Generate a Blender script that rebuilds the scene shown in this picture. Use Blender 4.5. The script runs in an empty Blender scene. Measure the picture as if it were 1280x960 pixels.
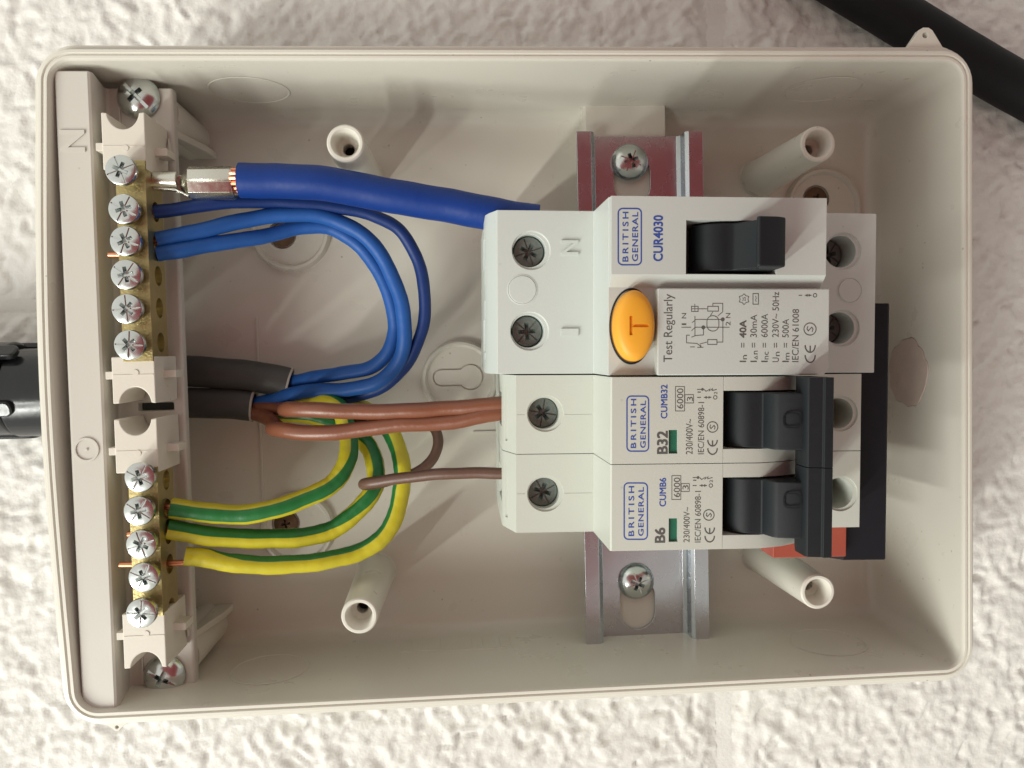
import bpy, bmesh, math, random
import numpy as np
from mathutils import Vector, Matrix
random.seed(7); rng = np.random.default_rng(5)
S = bpy.context.scene; C = S.collection; R = math.radians

# ------------------------------------------------------------------ camera, world, lamp, exposure
CAM = Vector((96.292, -74.032, 235.582)); CR = (-0.037, -0.067, -0.023); F = 997.242
cd = bpy.data.cameras.new('camera'); cam = bpy.data.objects.new('camera', cd); C.objects.link(cam)
cam.location = CAM * .001; cam.rotation_euler = CR
cd.sensor_width = 36; cd.lens = F / 1280 * 36; cd.clip_start = .002; cd.clip_end = 50
S.camera = cam
world = bpy.data.worlds.new('World'); S.world = world; world.use_nodes = True
wn = world.node_tree; bg = wn.nodes['Background']
tc = wn.nodes.new('ShaderNodeTexCoord'); sep = wn.nodes.new('ShaderNodeSeparateXYZ')
ad = wn.nodes.new('ShaderNodeMath'); ad.operation = 'MULTIPLY_ADD'
rp = wn.nodes.new('ShaderNodeValToRGB')
wn.links.new(tc.outputs['Generated'], sep.inputs[0]); wn.links.new(sep.outputs['X'], ad.inputs[0])
ad.inputs[1].default_value = .5; ad.inputs[2].default_value = .5
wn.links.new(ad.outputs[0], rp.inputs[0]); wn.links.new(rp.outputs[0], bg.inputs[0])
rp.color_ramp.elements[0].color = (.98, .97, .90, 1); rp.color_ramp.elements[1].color = (.40, .375, .34, 1)
e = rp.color_ramp.elements.new(.5); e.color = (.72, .69, .62, 1)
bg.inputs[1].default_value = 1.0
# a fluorescent tube on the ceiling: image left is up in the room, so the tube stands off to the lower left
ld = bpy.data.lights.new('ceiling_tube', 'AREA'); ld.shape = 'RECTANGLE'; ld.size = 1.9; ld.size_y = .07
ld.energy = 36; ld.color = (.985, 1, .93)
lo = bpy.data.objects.new('ceiling_tube', ld); C.objects.link(lo)
LP = Vector((-1.25, -1.32, 1.62)); lo.location = LP
n = Vector((.70, .68, -.0)).normalized(); ax = Vector((0, 0, 1)); ay = (-n).cross(ax)
lo.rotation_euler = Matrix((ax, ay, -n)).transposed().to_euler()
lo2 = bpy.data.objects.new('ceiling_tube', ld); C.objects.link(lo2); lo2.rotation_euler = lo.rotation_euler   # second tube of the same fitting
lo2.location = LP + Vector((.16, -.16, 0)); lo.location = LP + Vector((-.16, .16, 0))
S.view_settings.view_transform = 'Standard'; S.view_settings.look = 'None'
S.view_settings.gamma = 1; S.view_settings.exposure = 0.0
S.render.engine = 'CYCLES'; S.cycles.max_bounces = 8
try: S.cycles.use_denoising = True
except Exception: pass

# ------------------------------------------------------------------ helpers (all lengths in mm; scaled to metres at the end)
CM = Matrix.Identity(3)
from mathutils import Euler
CM = Euler(CR).to_matrix()
ROW = [0]; PIV = Vector((126.3, -79.0, 0)); ROWA = -1.2      # the row of devices sits slightly askew on its rail
def W(px, py, z):
    d = CM @ Vector(((px - 640) / F, -(py - 480) / F, -1)); t = (z - CAM.z) / d.z
    p = Vector((CAM.x + t * d.x, CAM.y + t * d.y, z))
    return PIV + Matrix.Rotation(R(-ROWA), 3, 'Z') @ (p - PIV) if ROW[0] else p

def mat(name, col, rough=.5, metal=0, spec=.5, var=.06, vs=40, bump=0, bs=600, coat=0, dirt=0):
    m = bpy.data.materials.new(name); m.use_nodes = True; nt = m.node_tree; b = nt.nodes['Principled BSDF']
    b.inputs['Roughness'].default_value = rough; b.inputs['Metallic'].default_value = metal
    b.inputs['Specular IOR Level'].default_value = spec; b.inputs['Coat Weight'].default_value = coat
    t = nt.nodes.new('ShaderNodeTexCoord'); nz = nt.nodes.new('ShaderNodeTexNoise'); nz.inputs['Scale'].default_value = vs
    nz.inputs['Detail'].default_value = 5
    nt.links.new(t.outputs['Object'], nz.inputs['Vector'])
    mx = nt.nodes.new('ShaderNodeMix'); mx.data_type = 'RGBA'
    mx.inputs[6].default_value = (*[c * (1 - var) for c in col], 1); mx.inputs[7].default_value = (*[min(1, c * (1 + var)) for c in col], 1)
    nt.links.new(nz.outputs['Fac'], mx.inputs[0]); nt.links.new(mx.outputs[2], b.inputs['Base Color'])
    if dirt:   # sparse specks and soft handling smudges
        v = nt.nodes.new('ShaderNodeTexVoronoi'); v.inputs['Scale'].default_value = 260; nt.links.new(t.outputs['Object'], v.inputs['Vector'])
        n4 = nt.nodes.new('ShaderNodeTexNoise'); n4.inputs['Scale'].default_value = 95; nt.links.new(t.outputs['Object'], n4.inputs['Vector'])
        a1 = nt.nodes.new('ShaderNodeMapRange'); a1.inputs[1].default_value = .04; a1.inputs[2].default_value = .10; a1.inputs[3].default_value = 1; a1.inputs[4].default_value = 0
        a2 = nt.nodes.new('ShaderNodeMapRange'); a2.inputs[1].default_value = .52; a2.inputs[2].default_value = .62
        nt.links.new(v.outputs['Distance'], a1.inputs[0]); nt.links.new(n4.outputs['Fac'], a2.inputs[0])
        a3 = nt.nodes.new('ShaderNodeMath'); a3.operation = 'MULTIPLY'; nt.links.new(a1.outputs[0], a3.inputs[0]); nt.links.new(a2.outputs[0], a3.inputs[1])
        n5 = nt.nodes.new('ShaderNodeTexNoise'); n5.inputs['Scale'].default_value = 38; n5.inputs['Detail'].default_value = 3; n5.inputs['Roughness'].default_value = .5; nt.links.new(t.outputs['Object'], n5.inputs['Vector'])
        a4 = nt.nodes.new('ShaderNodeMapRange'); a4.inputs[1].default_value = .35; a4.inputs[2].default_value = .85; a4.inputs[4].default_value = .04; nt.links.new(n5.outputs['Fac'], a4.inputs[0])
        a5 = nt.nodes.new('ShaderNodeMath'); a5.operation = 'ADD'; nt.links.new(a3.outputs[0], a5.inputs[0]); nt.links.new(a4.outputs[0], a5.inputs[1])
        a6 = nt.nodes.new('ShaderNodeMath'); a6.operation = 'MULTIPLY'; a6.inputs[1].default_value = dirt; a6.use_clamp = True; nt.links.new(a5.outputs[0], a6.inputs[0])
        m2 = nt.nodes.new('ShaderNodeMix'); m2.data_type = 'RGBA'; m2.inputs[7].default_value = (.16, .12, .085, 1)
        nt.links.new(a6.outputs[0], m2.inputs[0]); nt.links.new(mx.outputs[2], m2.inputs[6]); nt.links.new(m2.outputs[2], b.inputs['Base Color'])
    mr = nt.nodes.new('ShaderNodeMapRange'); mr.inputs[3].default_value = max(0.02, rough - .08); mr.inputs[4].default_value = rough + .08
    n2 = nt.nodes.new('ShaderNodeTexNoise'); n2.inputs['Scale'].default_value = vs * 3.7; n2.inputs['Detail'].default_value = 6
    nt.links.new(t.outputs['Object'], n2.inputs['Vector']); nt.links.new(n2.outputs['Fac'], mr.inputs[0]); nt.links.new(mr.outputs[0], b.inputs['Roughness'])
    if bump:
        n3 = nt.nodes.new('ShaderNodeTexNoise'); n3.inputs['Scale'].default_value = bs; n3.inputs['Detail'].default_value = 4
        nt.links.new(t.outputs['Object'], n3.inputs['Vector'])
        bp = nt.nodes.new('ShaderNodeBump'); bp.inputs['Strength'].default_value = bump; bp.inputs['Distance'].default_value = .0002
        nt.links.new(n3.outputs['Fac'], bp.inputs['Height']); nt.links.new(bp.outputs[0], b.inputs['Normal'])
    return m
PAINT = mat('white_masonry_paint', (.70, .685, .655), .6, var=.04, vs=30, bump=.9, bs=900)
BOX = mat('enclosure_plastic', (.685, .665, .592), .30, var=.025, vs=30, bump=.06, bs=1500, dirt=.5)
BOXR = mat('rough_knockout_edge', (.60, .50, .44), .6, var=.12, vs=250, bump=.4, bs=700, dirt=.5)
CARR = mat('bracket_plastic', (.58, .555, .505), .38, var=.025, vs=30, bump=.06, bs=1500, dirt=.35)
HOLD = mat('holder_plastic', (.68, .64, .56), .42, var=.03, vs=40, bump=.1, bs=1500, dirt=.3)
DEV = mat('device_plastic', (.565, .61, .58), .38, var=.02, vs=30, bump=.1, bs=2200, dirt=.22)
DEV2 = mat('breaker_plastic', (.565, .595, .535), .38, var=.02, vs=30, bump=.1, bs=2200, dirt=.25)
BLK = mat('black_plastic', (.011, .015, .018), .48, spec=.35, var=.15, vs=200, bump=.05, bs=3000)
BLKB = mat('busbar_black', (.009, .009, .013), .6, spec=.25, var=.2, vs=200, bump=.1, bs=2500)
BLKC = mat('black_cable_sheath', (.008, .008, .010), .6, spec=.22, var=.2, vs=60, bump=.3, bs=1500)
GREY = mat('grey_cable_sheath', (.06, .06, .056), .5, var=.12, vs=80, bump=.3, bs=1500)
LIP = mat('cut_sheath_edge', (.42, .39, .34), .6, var=.2, vs=900)
ZINC = mat('zinc_screw', (.62, .65, .64), .22, 1, var=.10, vs=200, bump=.03, bs=1500)
DARKZ = mat('dark_screw', (.19, .235, .215), .40, .5, var=.3, vs=700, bump=.4, bs=1800)
TIN = mat('tinned_copper', (.70, .69, .62), .26, 1, var=.12, vs=200, bump=.10, bs=900)
BRASS = mat('brass', (.47, .39, .19), .42, 1, var=.14, vs=200, bump=.5, bs=1500)
COPPER = mat('copper', (.80, .34, .20), .35, 1, var=.2, vs=500)
BLUED = mat('dark_blue_insulation', (.009, .032, .15), .46, spec=.3, var=.10, vs=120, bump=.25, bs=900)
BLUET = mat('thick_blue_insulation', (.005, .036, .21), .46, spec=.3, var=.08, vs=100, bump=.3, bs=700)
BLUEL = mat('blue_insulation', (.017, .092, .34), .46, spec=.3, var=.10, vs=120, bump=.25, bs=900)
BROWN = mat('brown_insulation', (.20, .070, .036), .34, var=.12, vs=150, bump=.3, bs=900)
BROWND = mat('dark_brown_insulation', (.12, .062, .042), .42, var=.12, vs=150, bump=.3, bs=900)
ORANGE = mat('test_button_orange', (.88, .41, .032), .5, var=.03, vs=60)
RED = mat('terracotta_plastic', (.34, .065, .038), .45, var=.1, vs=200)
GREEN = mat('green_flag', (.02, .14, .085), .35, var=.12, vs=200)
INKB = mat('blue_ink', (.035, .085, .36), .5, var=.08, vs=600)
INKK = mat('dark_ink', (.10, .10, .095), .5, var=.15, vs=900)
REDSLAB = mat('red_blocker', (.38, .065, .075), .6, var=.1, vs=60)  # colour of the slab added behind the lens, tints the metal reflections

def two_tone():
    m = mat('green_yellow_sleeve', (.5, .5, .05), .38, var=.1, vs=150, bump=.3, bs=900); nt = m.node_tree; b = nt.nodes['Principled BSDF']
    uv = nt.nodes.new('ShaderNodeUVMap'); sp = nt.nodes.new('ShaderNodeSeparateXYZ'); nt.links.new(uv.outputs[0], sp.inputs[0])
    a = nt.nodes.new('ShaderNodeMath'); a.operation = 'SINE'
    k = nt.nodes.new('ShaderNodeMath'); k.operation = 'MULTIPLY'; k.inputs[1].default_value = math.tau
    nt.links.new(sp.outputs['X'], k.inputs[0])
    cs = nt.nodes.new('ShaderNodeMath'); cs.operation = 'COSINE'; nt.links.new(k.outputs[0], cs.inputs[0])
    st = nt.nodes.new('ShaderNodeMapRange'); st.inputs[1].default_value = .76; st.inputs[2].default_value = .81
    nt.links.new(cs.outputs[0], st.inputs[0])
    nz = nt.nodes.new('ShaderNodeTexNoise'); nz.inputs['Scale'].default_value = 150
    t = nt.nodes.new('ShaderNodeTexCoord'); nt.links.new(t.outputs['Object'], nz.inputs['Vector'])
    mx = nt.nodes.new('ShaderNodeMix'); mx.data_type = 'RGBA'
    mx.inputs[6].default_value = (.56, .49, .025, 1); mx.inputs[7].default_value = (.014, .16, .038, 1)
    nt.links.new(st.outputs[0], mx.inputs[0])
    hs = nt.nodes.new('ShaderNodeHueSaturation'); nt.links.new(mx.outputs[2], hs.inputs['Color'])
    mr = nt.nodes.new('ShaderNodeMapRange'); mr.inputs[3].default_value = .82; mr.inputs[4].default_value = 1.15
    nt.links.new(nz.outputs['Fac'], mr.inputs[0]); nt.links.new(mr.outputs[0], hs.inputs['Value'])
    nt.links.new(hs.outputs[0], b.inputs['Base Color']); return m
GY = two_tone()
def rail_metal():
    # zinc passivation: brushed, bluish base; pink is mirrored from the added red slab
    m = mat('passivated_zinc', (.58, .62, .66), .27, 1, var=.05, vs=40, bump=.012, bs=2500); return m
RAILM = rail_metal()

ORG = {}
def thing(name, label, cat, loc, group=None):
    o = bpy.data.objects.new(name, None); C.objects.link(o); o.empty_display_size = .01
    o.location = loc; ORG[o] = Vector(loc); o['label'] = label; o['category'] = cat
    if group: o['group'] = group
    return o
def tag(o, label, cat, group=None):
    o['label'] = label; o['category'] = cat
    if group: o['group'] = group
    return o
def smooth(me, ang=35):
    for p in me.polygons: p.use_smooth = True
    me.set_sharp_from_angle(angle=R(ang))
def obj(name, bm, m, parent=None, bev=0, seg=2, loc=None, ang=35):
    me = bpy.data.meshes.new(name)
    if isinstance(bm, bpy.types.Mesh): me = bm
    else:
        bm.normal_update(); bm.to_mesh(me); bm.free()
    org = ORG[parent] if parent is not None else (Vector(loc) if loc is not None else Vector((0, 0, 0)))
    me.transform(Matrix.Translation(-org))
    if m is not None: me.materials.clear(); me.materials.append(m)
    smooth(me, ang)
    o = bpy.data.objects.new(name, me); C.objects.link(o)
    if parent is not None: o.parent = parent
    else: o.location = org
    ORG[o] = org
    if bev:
        b = o.modifiers.new('bevel', 'BEVEL'); b.width = bev; b.segments = seg; b.limit_method = 'ANGLE'; b.angle_limit = R(40); b.harden_normals = True
    return o
def put(name, me, m, parent, loc, rz=0):
    """shares mesh me (modelled round its own origin)"""
    o = bpy.data.objects.new(name, me); C.objects.link(o); o.parent = parent
    o.location = Vector(loc) - ORG[parent]; o.rotation_euler = (0, 0, rz); ORG[o] = Vector(loc)
    return o
def lone(name, bm, m, loc=(0, 0, 0)):
    me = bpy.data.meshes.new(name); bm.normal_update(); bm.to_mesh(me); bm.free(); me.materials.append(m); smooth(me); return me

def box(bm, x0, x1, y0, y1, z0, z1):
    v = [bm.verts.new(p) for p in ((x0, y0, z0), (x1, y0, z0), (x1, y1, z0), (x0, y1, z0), (x0, y0, z1), (x1, y0, z1), (x1, y1, z1), (x0, y1, z1))]
    for f in ((3, 2, 1, 0), (4, 5, 6, 7), (0, 1, 5, 4), (1, 2, 6, 5), (2, 3, 7, 6), (3, 0, 4, 7)): bm.faces.new([v[i] for i in f])
    return bm
def prism(bm, pts, a0, a1, axis='z'):
    """polygon extruded along axis: pts are (x,y) for z, (x,z) for y, (y,z) for x"""
    def P(p, a): return {'z': (p[0], p[1], a), 'y': (p[0], a, p[1]), 'x': (a, p[0], p[1])}[axis]
    lo = [bm.verts.new(P(p, a0)) for p in pts]; hi = [bm.verts.new(P(p, a1)) for p in pts]; k = len(pts)
    fs = [bm.faces.new(lo), bm.faces.new(hi)]
    for i in range(k): fs.append(bm.faces.new((lo[i], lo[(i + 1) % k], hi[(i + 1) % k], hi[i])))
    bmesh.ops.recalc_face_normals(bm, faces=fs); return bm
def lathe(bm, prof, c=(0, 0), n=40, cap=True):
    """prof: (r, z) from bottom to top; r==0 closes"""
    rings = []
    for r, z in prof:
        if r <= 1e-6: rings.append([bm.verts.new((c[0], c[1], z))])
        else: rings.append([bm.verts.new((c[0] + r * math.cos(math.tau * i / n), c[1] + r * math.sin(math.tau * i / n), z)) for i in range(n)])
    fs = []
    for a, b in zip(rings, rings[1:]):
        for i in range(n):
            j = (i + 1) % n
            if len(a) == 1 and len(b) == 1: continue
            if len(a) == 1: fs.append(bm.faces.new((a[0], b[j], b[i])))
            elif len(b) == 1: fs.append(bm.faces.new((a[i], a[j], b[0])))
            else: fs.append(bm.faces.new((a[i], a[j], b[j], b[i])))
    if cap:
        if len(rings[0]) > 1: fs.append(bm.faces.new(rings[0][::-1]))
        if len(rings[-1]) > 1: fs.append(bm.faces.new(rings[-1]))
    bmesh.ops.recalc_face_normals(bm, faces=fs); return bm
def cyl(bm, x, y, r, z0, z1, n=40): return lathe(bm, [(r, z0), (r, z1)], (x, y), n)
def spline(pts, sub=10):
    P = [Vector(p) for p in pts]; P = [P[0] * 2 - P[1]] + P + [P[-1] * 2 - P[-2]]; out = []
    for i in range(1, len(P) - 2):
        a, b, c, d = P[i - 1:i + 3]
        for k in range(sub):
            t = k / sub
            out.append(.5 * ((2 * b) + (c - a) * t + (2 * a - 5 * b + 4 * c - d) * t * t + (3 * b - a - 3 * c + d) * t ** 3))
    out.append(P[-2]); return out
def tube(bm, path, r, n=18, rz=None, tw=None, zref=False, wob=0):
    """path in mm; r radius (or list per point); rz second radius; tw(t) sets the stripe angle"""
    uvl = bm.loops.layers.uv.verify(); N = len(path); T = []
    for i in range(N): T.append((path[min(i + 1, N - 1)] - path[max(i - 1, 0)]).normalized())
    nrm = Vector((0, 0, 1)) - T[0] * T[0].z
    if nrm.length < .1: nrm = Vector((0, 1, 0)) - T[0] * T[0].y
    nrm.normalize(); rings = []; ph = random.random() * 9
    for i in range(N):
        if zref: nrm = Vector((0, 0, 1))
        nrm = (nrm - T[i] * nrm.dot(T[i])).normalized(); sd = T[i].cross(nrm)
        rr = r[i] if isinstance(r, (list, tuple)) else r
        rr *= 1 + wob * math.sin(i * .53 + ph) + wob * .6 * math.sin(i * 1.31 + ph * 2)
        r2 = rr if rz is None else rz
        rings.append([bm.verts.new(path[i] + nrm * (r2 * math.cos(math.tau * k / n)) - sd * (rr * math.sin(math.tau * k / n))) for k in range(n)])
    fs = []
    for i in range(N - 1):
        t0 = i / (N - 1); t1 = (i + 1) / (N - 1); g0 = tw(t0) if tw else 0; g1 = tw(t1) if tw else 0
        for k in range(n):
            j = (k + 1) % n; f = bm.faces.new((rings[i][k], rings[i][j], rings[i + 1][j], rings[i + 1][k])); fs.append(f)
            for lp, u in zip(f.loops, (k / n - g0, (k + 1) / n - g0, (k + 1) / n - g1, k / n - g1)): lp[uvl].uv = (u, t0)
    fs += [bm.faces.new(rings[0]), bm.faces.new(rings[-1][::-1])]
    bmesh.ops.recalc_face_normals(bm, faces=fs); return bm
def cut(o, bm, op='DIFFERENCE'):
    me = bpy.data.meshes.new('c'); bmesh.ops.recalc_face_normals(bm, faces=bm.faces[:]); bm.to_mesh(me); bm.free()
    c = bpy.data.objects.new('c', me); C.objects.link(c); c.location = -ORG[o] if o.parent else (0, 0, 0)
    if o.parent: c.parent = o.parent
    mods = [(m.type, m.width, m.segments) for m in o.modifiers]; o.modifiers.clear()
    b = o.modifiers.new('b', 'BOOLEAN'); b.operation = op; b.object = c; b.solver = 'EXACT'; b.use_self = True
    bpy.context.view_layer.update()
    dg = bpy.context.evaluated_depsgraph_get(); nm = bpy.data.meshes.new_from_object(o.evaluated_get(dg)); o.modifiers.clear()
    old = o.data; name = old.name; o.data = nm; bpy.data.meshes.remove(old); nm.name = name; smooth(nm)
    bpy.data.objects.remove(c); bpy.data.meshes.remove(me)
    for t, w, s in mods:
        q = o.modifiers.new('bevel', 'BEVEL'); q.width = w; q.segments = s; q.limit_method = 'ANGLE'; q.angle_limit = R(40); q.harden_normals = True
def rrect(x0, x1, y0, y1, r, n=6):
    p = []
    for cx, cy, a in ((x1 - r, y1 - r, 0), (x0 + r, y1 - r, 90), (x0 + r, y0 + r, 180), (x1 - r, y0 + r, 270)):
        for k in range(n + 1): p.append((cx + r * math.cos(R(a + 90 * k / n)), cy + r * math.sin(R(a + 90 * k / n))))
    return p

# ------------------------------------------------------------------ the wall: painted rough blocks
def vnoise(X, Y, s, seed):
    g = np.random.default_rng(seed).random((256, 256)); x = X / s + 61.3; y = Y / s + 47.7
    i = np.floor(x).astype(int); j = np.floor(y).astype(int); u = x - i; v = y - j
    u = u * u * (3 - 2 * u); v = v * v * (3 - 2 * v); i &= 255; j &= 255; i1 = (i + 1) & 255; j1 = (j + 1) & 255
    return (g[i, j] * (1 - u) + g[i1, j] * u) * (1 - v) + (g[i, j1] * (1 - u) + g[i1, j1] * u) * v
def rough(X, Y):
    wx = 3.2 * (vnoise(X, Y, 6, 1) - .5) + 1.6 * (vnoise(X, Y, 2.6, 12) - .5); wy = 3.2 * (vnoise(X, Y, 6, 2) - .5) + 1.6 * (vnoise(X, Y, 2.6, 13) - .5)
    a = X + wx; b = Y + wy; ca = .8 * a + .6 * b; cb = (-.6 * a + .8 * b)
    def rg(x, y, sc, sd): return (1 - np.abs(2 * vnoise(x, y, sc, sd) - 1)) ** 1.5
    h = 1.15 * (rg(ca, cb * .8, 6.0, 3) - .4) + .75 * (rg(cb, ca * .8, 3.2, 4) - .4) + .45 * (vnoise(ca, cb, 2.0, 5) - .5) * 2 + .30 * (rg(a, b, 1.3, 6) - .4)
    h *= .55 + .75 * vnoise(X, Y, 14, 33)
    pits = np.clip(vnoise(a, b, 3.4, 9) - .80, 0, 1) * -6
    big = .8 * (vnoise(X, Y, 60, 8) - .5)
    return h * .88 + .45 * (vnoise(a, b, 1.6, 30) - .5) + .3 * (vnoise(a, b, .9, 31) - .5) + pits + big - .6
def sheet(name, x0, x1, y0, y1, st, zf, m, parent, kind=None):
    nx = int((x1 - x0) / st) + 1; ny = int((y1 - y0) / st) + 1
    xs = np.linspace(x0, x1, nx); ys = np.linspace(y0, y1, ny); X, Y = np.meshgrid(xs, ys)
    Z = zf(X, Y); co = np.stack([X, Y, Z], -1).reshape(-1, 3)
    idx = np.arange(nx * ny).reshape(ny, nx); q = np.stack([idx[:-1, :-1], idx[:-1, 1:], idx[1:, 1:], idx[1:, :-1]], -1).reshape(-1, 4)
    me = bpy.data.meshes.new(name); me.vertices.add(len(co)); me.vertices.foreach_set('co', co.ravel().astype(np.float32))
    me.loops.add(q.size); me.loops.foreach_set('vertex_index', q.ravel().astype(np.int32))
    me.polygons.add(len(q)); me.polygons.foreach_set('loop_start', np.arange(0, q.size, 4, dtype=np.int32))
    me.update(calc_edges=True); me.materials.append(m)
    me.polygons.foreach_set('use_smooth', np.ones(len(q), bool))
    o = bpy.data.objects.new(name, me); C.objects.link(o)
    if parent is not None: o.parent = parent
    ORG[o] = Vector((0, 0, 0)); return o
ZW = -3.2
wall = sheet('wall', -170, 400, -340, 190, 2.5, lambda X, Y: ZW - 1.5 + .45 * rough(X, Y), PAINT, None)
wall['kind'] = 'structure'
XJ = 176.0
def block(x0, x1, y0, y1):
    # slightly wandering joint line, edges dressed down into the mortar
    def zf(X, Y):
        wv = 1.5 * (vnoise(X, Y, 25, 21) - .5) * 2
        d = np.minimum(np.minimum(X - x0, x1 - X), np.minimum(Y - y0, y1 - Y)) + wv
        k = np.clip((d + .5) / 5.0, 0, 1); k = k * k * (3 - 2 * k)
        return ZW + rough(X, Y) * (.45 + .55 * k) - 1.5 * (1 - k)
    return sheet('block', x0, x1, y0, y1, .8, zf, PAINT, wall)
block(XJ - 225 + 2, XJ - 2.5, -55, 150); block(XJ - 225 + 2, XJ - 2.5, -290, -59)
block(XJ + 2.5, XJ + 190, -290, 150); block(XJ - 340, XJ - 225 - 3, -290, 150)

# ------------------------------------------------------------------ the enclosure
enc = thing('enclosure', 'open cream plastic consumer unit box fixed to the rough white wall, lid off', 'electrical enclosure', (113, -80, -3))
BW, BH = 227.0, 161.0
def ring(bm, o, z, ncor=8, nside=14):
    Rr = max(9.0 - o, 3.5) if o > 0 else 9.0; x0, x1, y0, y1 = o, BW - o, -BH + o, -o; p = []
    cs = ((x1 - Rr, y1 - Rr, 0), (x0 + Rr, y1 - Rr, 90), (x0 + Rr, y0 + Rr, 180), (x1 - Rr, y0 + Rr, 270))
    for q, (cx, cy, a) in enumerate(cs):
        for k in range(ncor + 1): p.append([cx + Rr * math.cos(R(a + 90 * k / ncor)), cy + Rr * math.sin(R(a + 90 * k / ncor))])
        nx, ny, na = cs[(q + 1) % 4]; A = p[-1]; B = [nx + Rr * math.cos(R(na)), ny + Rr * math.sin(R(na))]
        for k in range(1, nside): p.append([A[0] + (B[0] - A[0]) * k / nside, A[1] + (B[1] - A[1]) * k / nside])
    for q in p:
        if q[0] < 12 and o < 6:
            t = min(1, max(0, -q[1] / BH)); w = math.sin(math.pi * t) ** 1.2; q[0] -= 2.6 * w * (1 - max(0, q[0] - 5) / 7 if q[0] > 5 else 1) * min(1, max(0, z) / 20)
    return [bm.verts.new((q[0], q[1], z)) for q in p]
bm = bmesh.new()
prof = [(2.2, -2.2), (2.2, 37.5), (.2, 37.9), (0, 38.3), (0, 40.4), (.25, 40.8), (1.3, 40.9), (1.5, 41.2), (1.6, 42.5), (1.85, 42.9), (2.5, 43.0), (2.7, 42.8), (2.75, 42.6), (3.0, 42.58), (3.05, 42.8), (3.3, 43.0), (3.8, 43.0), (4.1, 42.6), (4.25, 42), (4.4, 25), (4.5, 6), (4.9, 3.6), (6.0, 1.5), (7.5, .4), (9.5, 0)]
rs = [ring(bm, o, z) for o, z in prof]; fs = []
for a, b in zip(rs, rs[1:]):
    for i in range(len(a)): fs.append(bm.faces.new((a[i], a[(i + 1) % len(a)], b[(i + 1) % len(a)], b[i])))
fs += [bm.faces.new(rs[0][::-1]), bm.faces.new(rs[-1])]
bmesh.ops.recalc_face_normals(bm, faces=fs)
tray = obj('tray', bm, BOX, enc, ang=30)
tray.data.materials.append(BOXR)
# knocked-out cable hole low in the right wall, ragged edge
bm = bmesh.new(); pts = []
hc = (-82.0, 18.5)
for k in range(40):
    a = math.tau * k / 40; rr = 9.6 + .35 * math.sin(5 * a + 1) + .3 * math.sin(11 * a)
    if math.cos(a) > .3: rr += .5 * random.random()
    pts.append((hc[0] + rr * math.sin(a), hc[1] + rr * math.cos(a)))
prism(bm, pts, 215, 223.2, 'x'); cut(tray, bm)
bm = bmesh.new(); prism(bm, [(-81 + 12 * math.cos(math.tau * k / 30), 15.5 + 12 * math.sin(math.tau * k / 30)) for k in range(30)], -4, 8, 'x'); cut(tray, bm)
bm = bmesh.new(); prism(bm, [(hc[0] + (p[0] - hc[0]) * .985, hc[1] + (p[1] - hc[1]) * .985) for p in pts], 222.35, 223.4, 'x'); obj('knockout_plug', bm, BOXR, enc, .15)
# moulded relief on the walls (sealed knockouts and a frame mark)
def wall_ring(x, z, r, side, w=.35, rz=None):
    bm = bmesh.new(); n_ = 48; y = -4.45 if side > 0 else -BH + 4.45; d = -.13 * side
    vs = []
    for rr, dy in ((r - w, 0), (r - w * .5, d), (r + w * .5, d), (r + w, 0)):
        vs.append([bm.verts.new((x + rr * math.cos(math.tau * k / n_), y + dy, z + rr * math.sin(math.tau * k / n_))) for k in range(n_)])
    for a, b in zip(vs, vs[1:]):
        for k in range(n_): bm.faces.new((a[k], a[(k + 1) % n_], b[(k + 1) % n_], b[k]))
    bmesh.ops.recalc_face_normals(bm, faces=bm.faces[:]); obj('knockout_ring', bm, BOX, enc)
wall_ring(44, 22, 10, -1); wall_ring(44, 22, 10, 1); wall_ring(197, 22, 10, -1); wall_ring(197, 22, 10, 1)
bm = bmesh.new()
for x0, x1, z0, z1 in ((78, 81, 6, 14), (86, 89, 6, 14), (98, 101, 6, 14), (78, 89, 14, 14.8), (89, 109, 14.8, 15.5), (106, 109, 6, 14)):
    box(bm, x0, x1, -BH + 4.3, -BH + 4.65, z0, z1)
obj('wall_clip_relief', bm, BOX, enc, .1)
# lid screw posts
for i, (x, y) in enumerate(((70.5, -22.7), (70.4, -137.6), (187.2, -23.6), (186.2, -136.6))):
    bm = bmesh.new(); lathe(bm, [(6.2, -.3), (5.5, .5), (4.45, 39.6), (4.1, 40), (3.55, 40), (3.2, 39.6), (2.5, 34.5), (1.45, 33.5), (1.35, 12), (0, 12)], (x, y), 44)
    p = obj('screw_post', bm, BOX, enc)
    bm = bmesh.new(); cyl(bm, x, y, 1.36, 12.2, 30, 20); obj('bore_shade', bm, BLKC, p)  # black filling drawn as the shade inside the hole
# floor bosses
def boss(px, py, r, key=False):
    c = W(px, py, 2); bm = bmesh.new()
    lathe(bm, [(r + .9, -.2), (r + .6, 1.2), (r + .2, 2.2), (r - .5, 2.3), (r - .9, 1.8), (r - 1.2, 1.1), (0, 1.1)], (c.x, c.y), 56); return obj('wall_fixing_boss', bm, BOX, enc, ang=50), c
b, c = boss(575, 474, 10.6)
kx, ky = W(588, 471, 1.1).x, W(588, 471, 1.1).y; x_l = W(552, 471, 1.1).x
def keyhole(r, hh, grow=0):
    p = []; a0 = math.degrees(math.asin((hh + grow) / (r + grow)))
    for k in range(25): a = R(180 - a0 - (360 - 2 * a0) * k / 24); p.append((kx + (r + grow) * math.cos(a), ky + (r + grow) * math.sin(a)))
    for k in range(13): a = R(-90 - 180 * k / 12); p.append((x_l + (hh + grow) * math.cos(a), ky + (hh + grow) * math.sin(a)))
    return p
bm = bmesh.new(); prism(bm, keyhole(3.6, 2.3, .35), .5, 2, 'z'); cut(b, bm)
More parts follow.
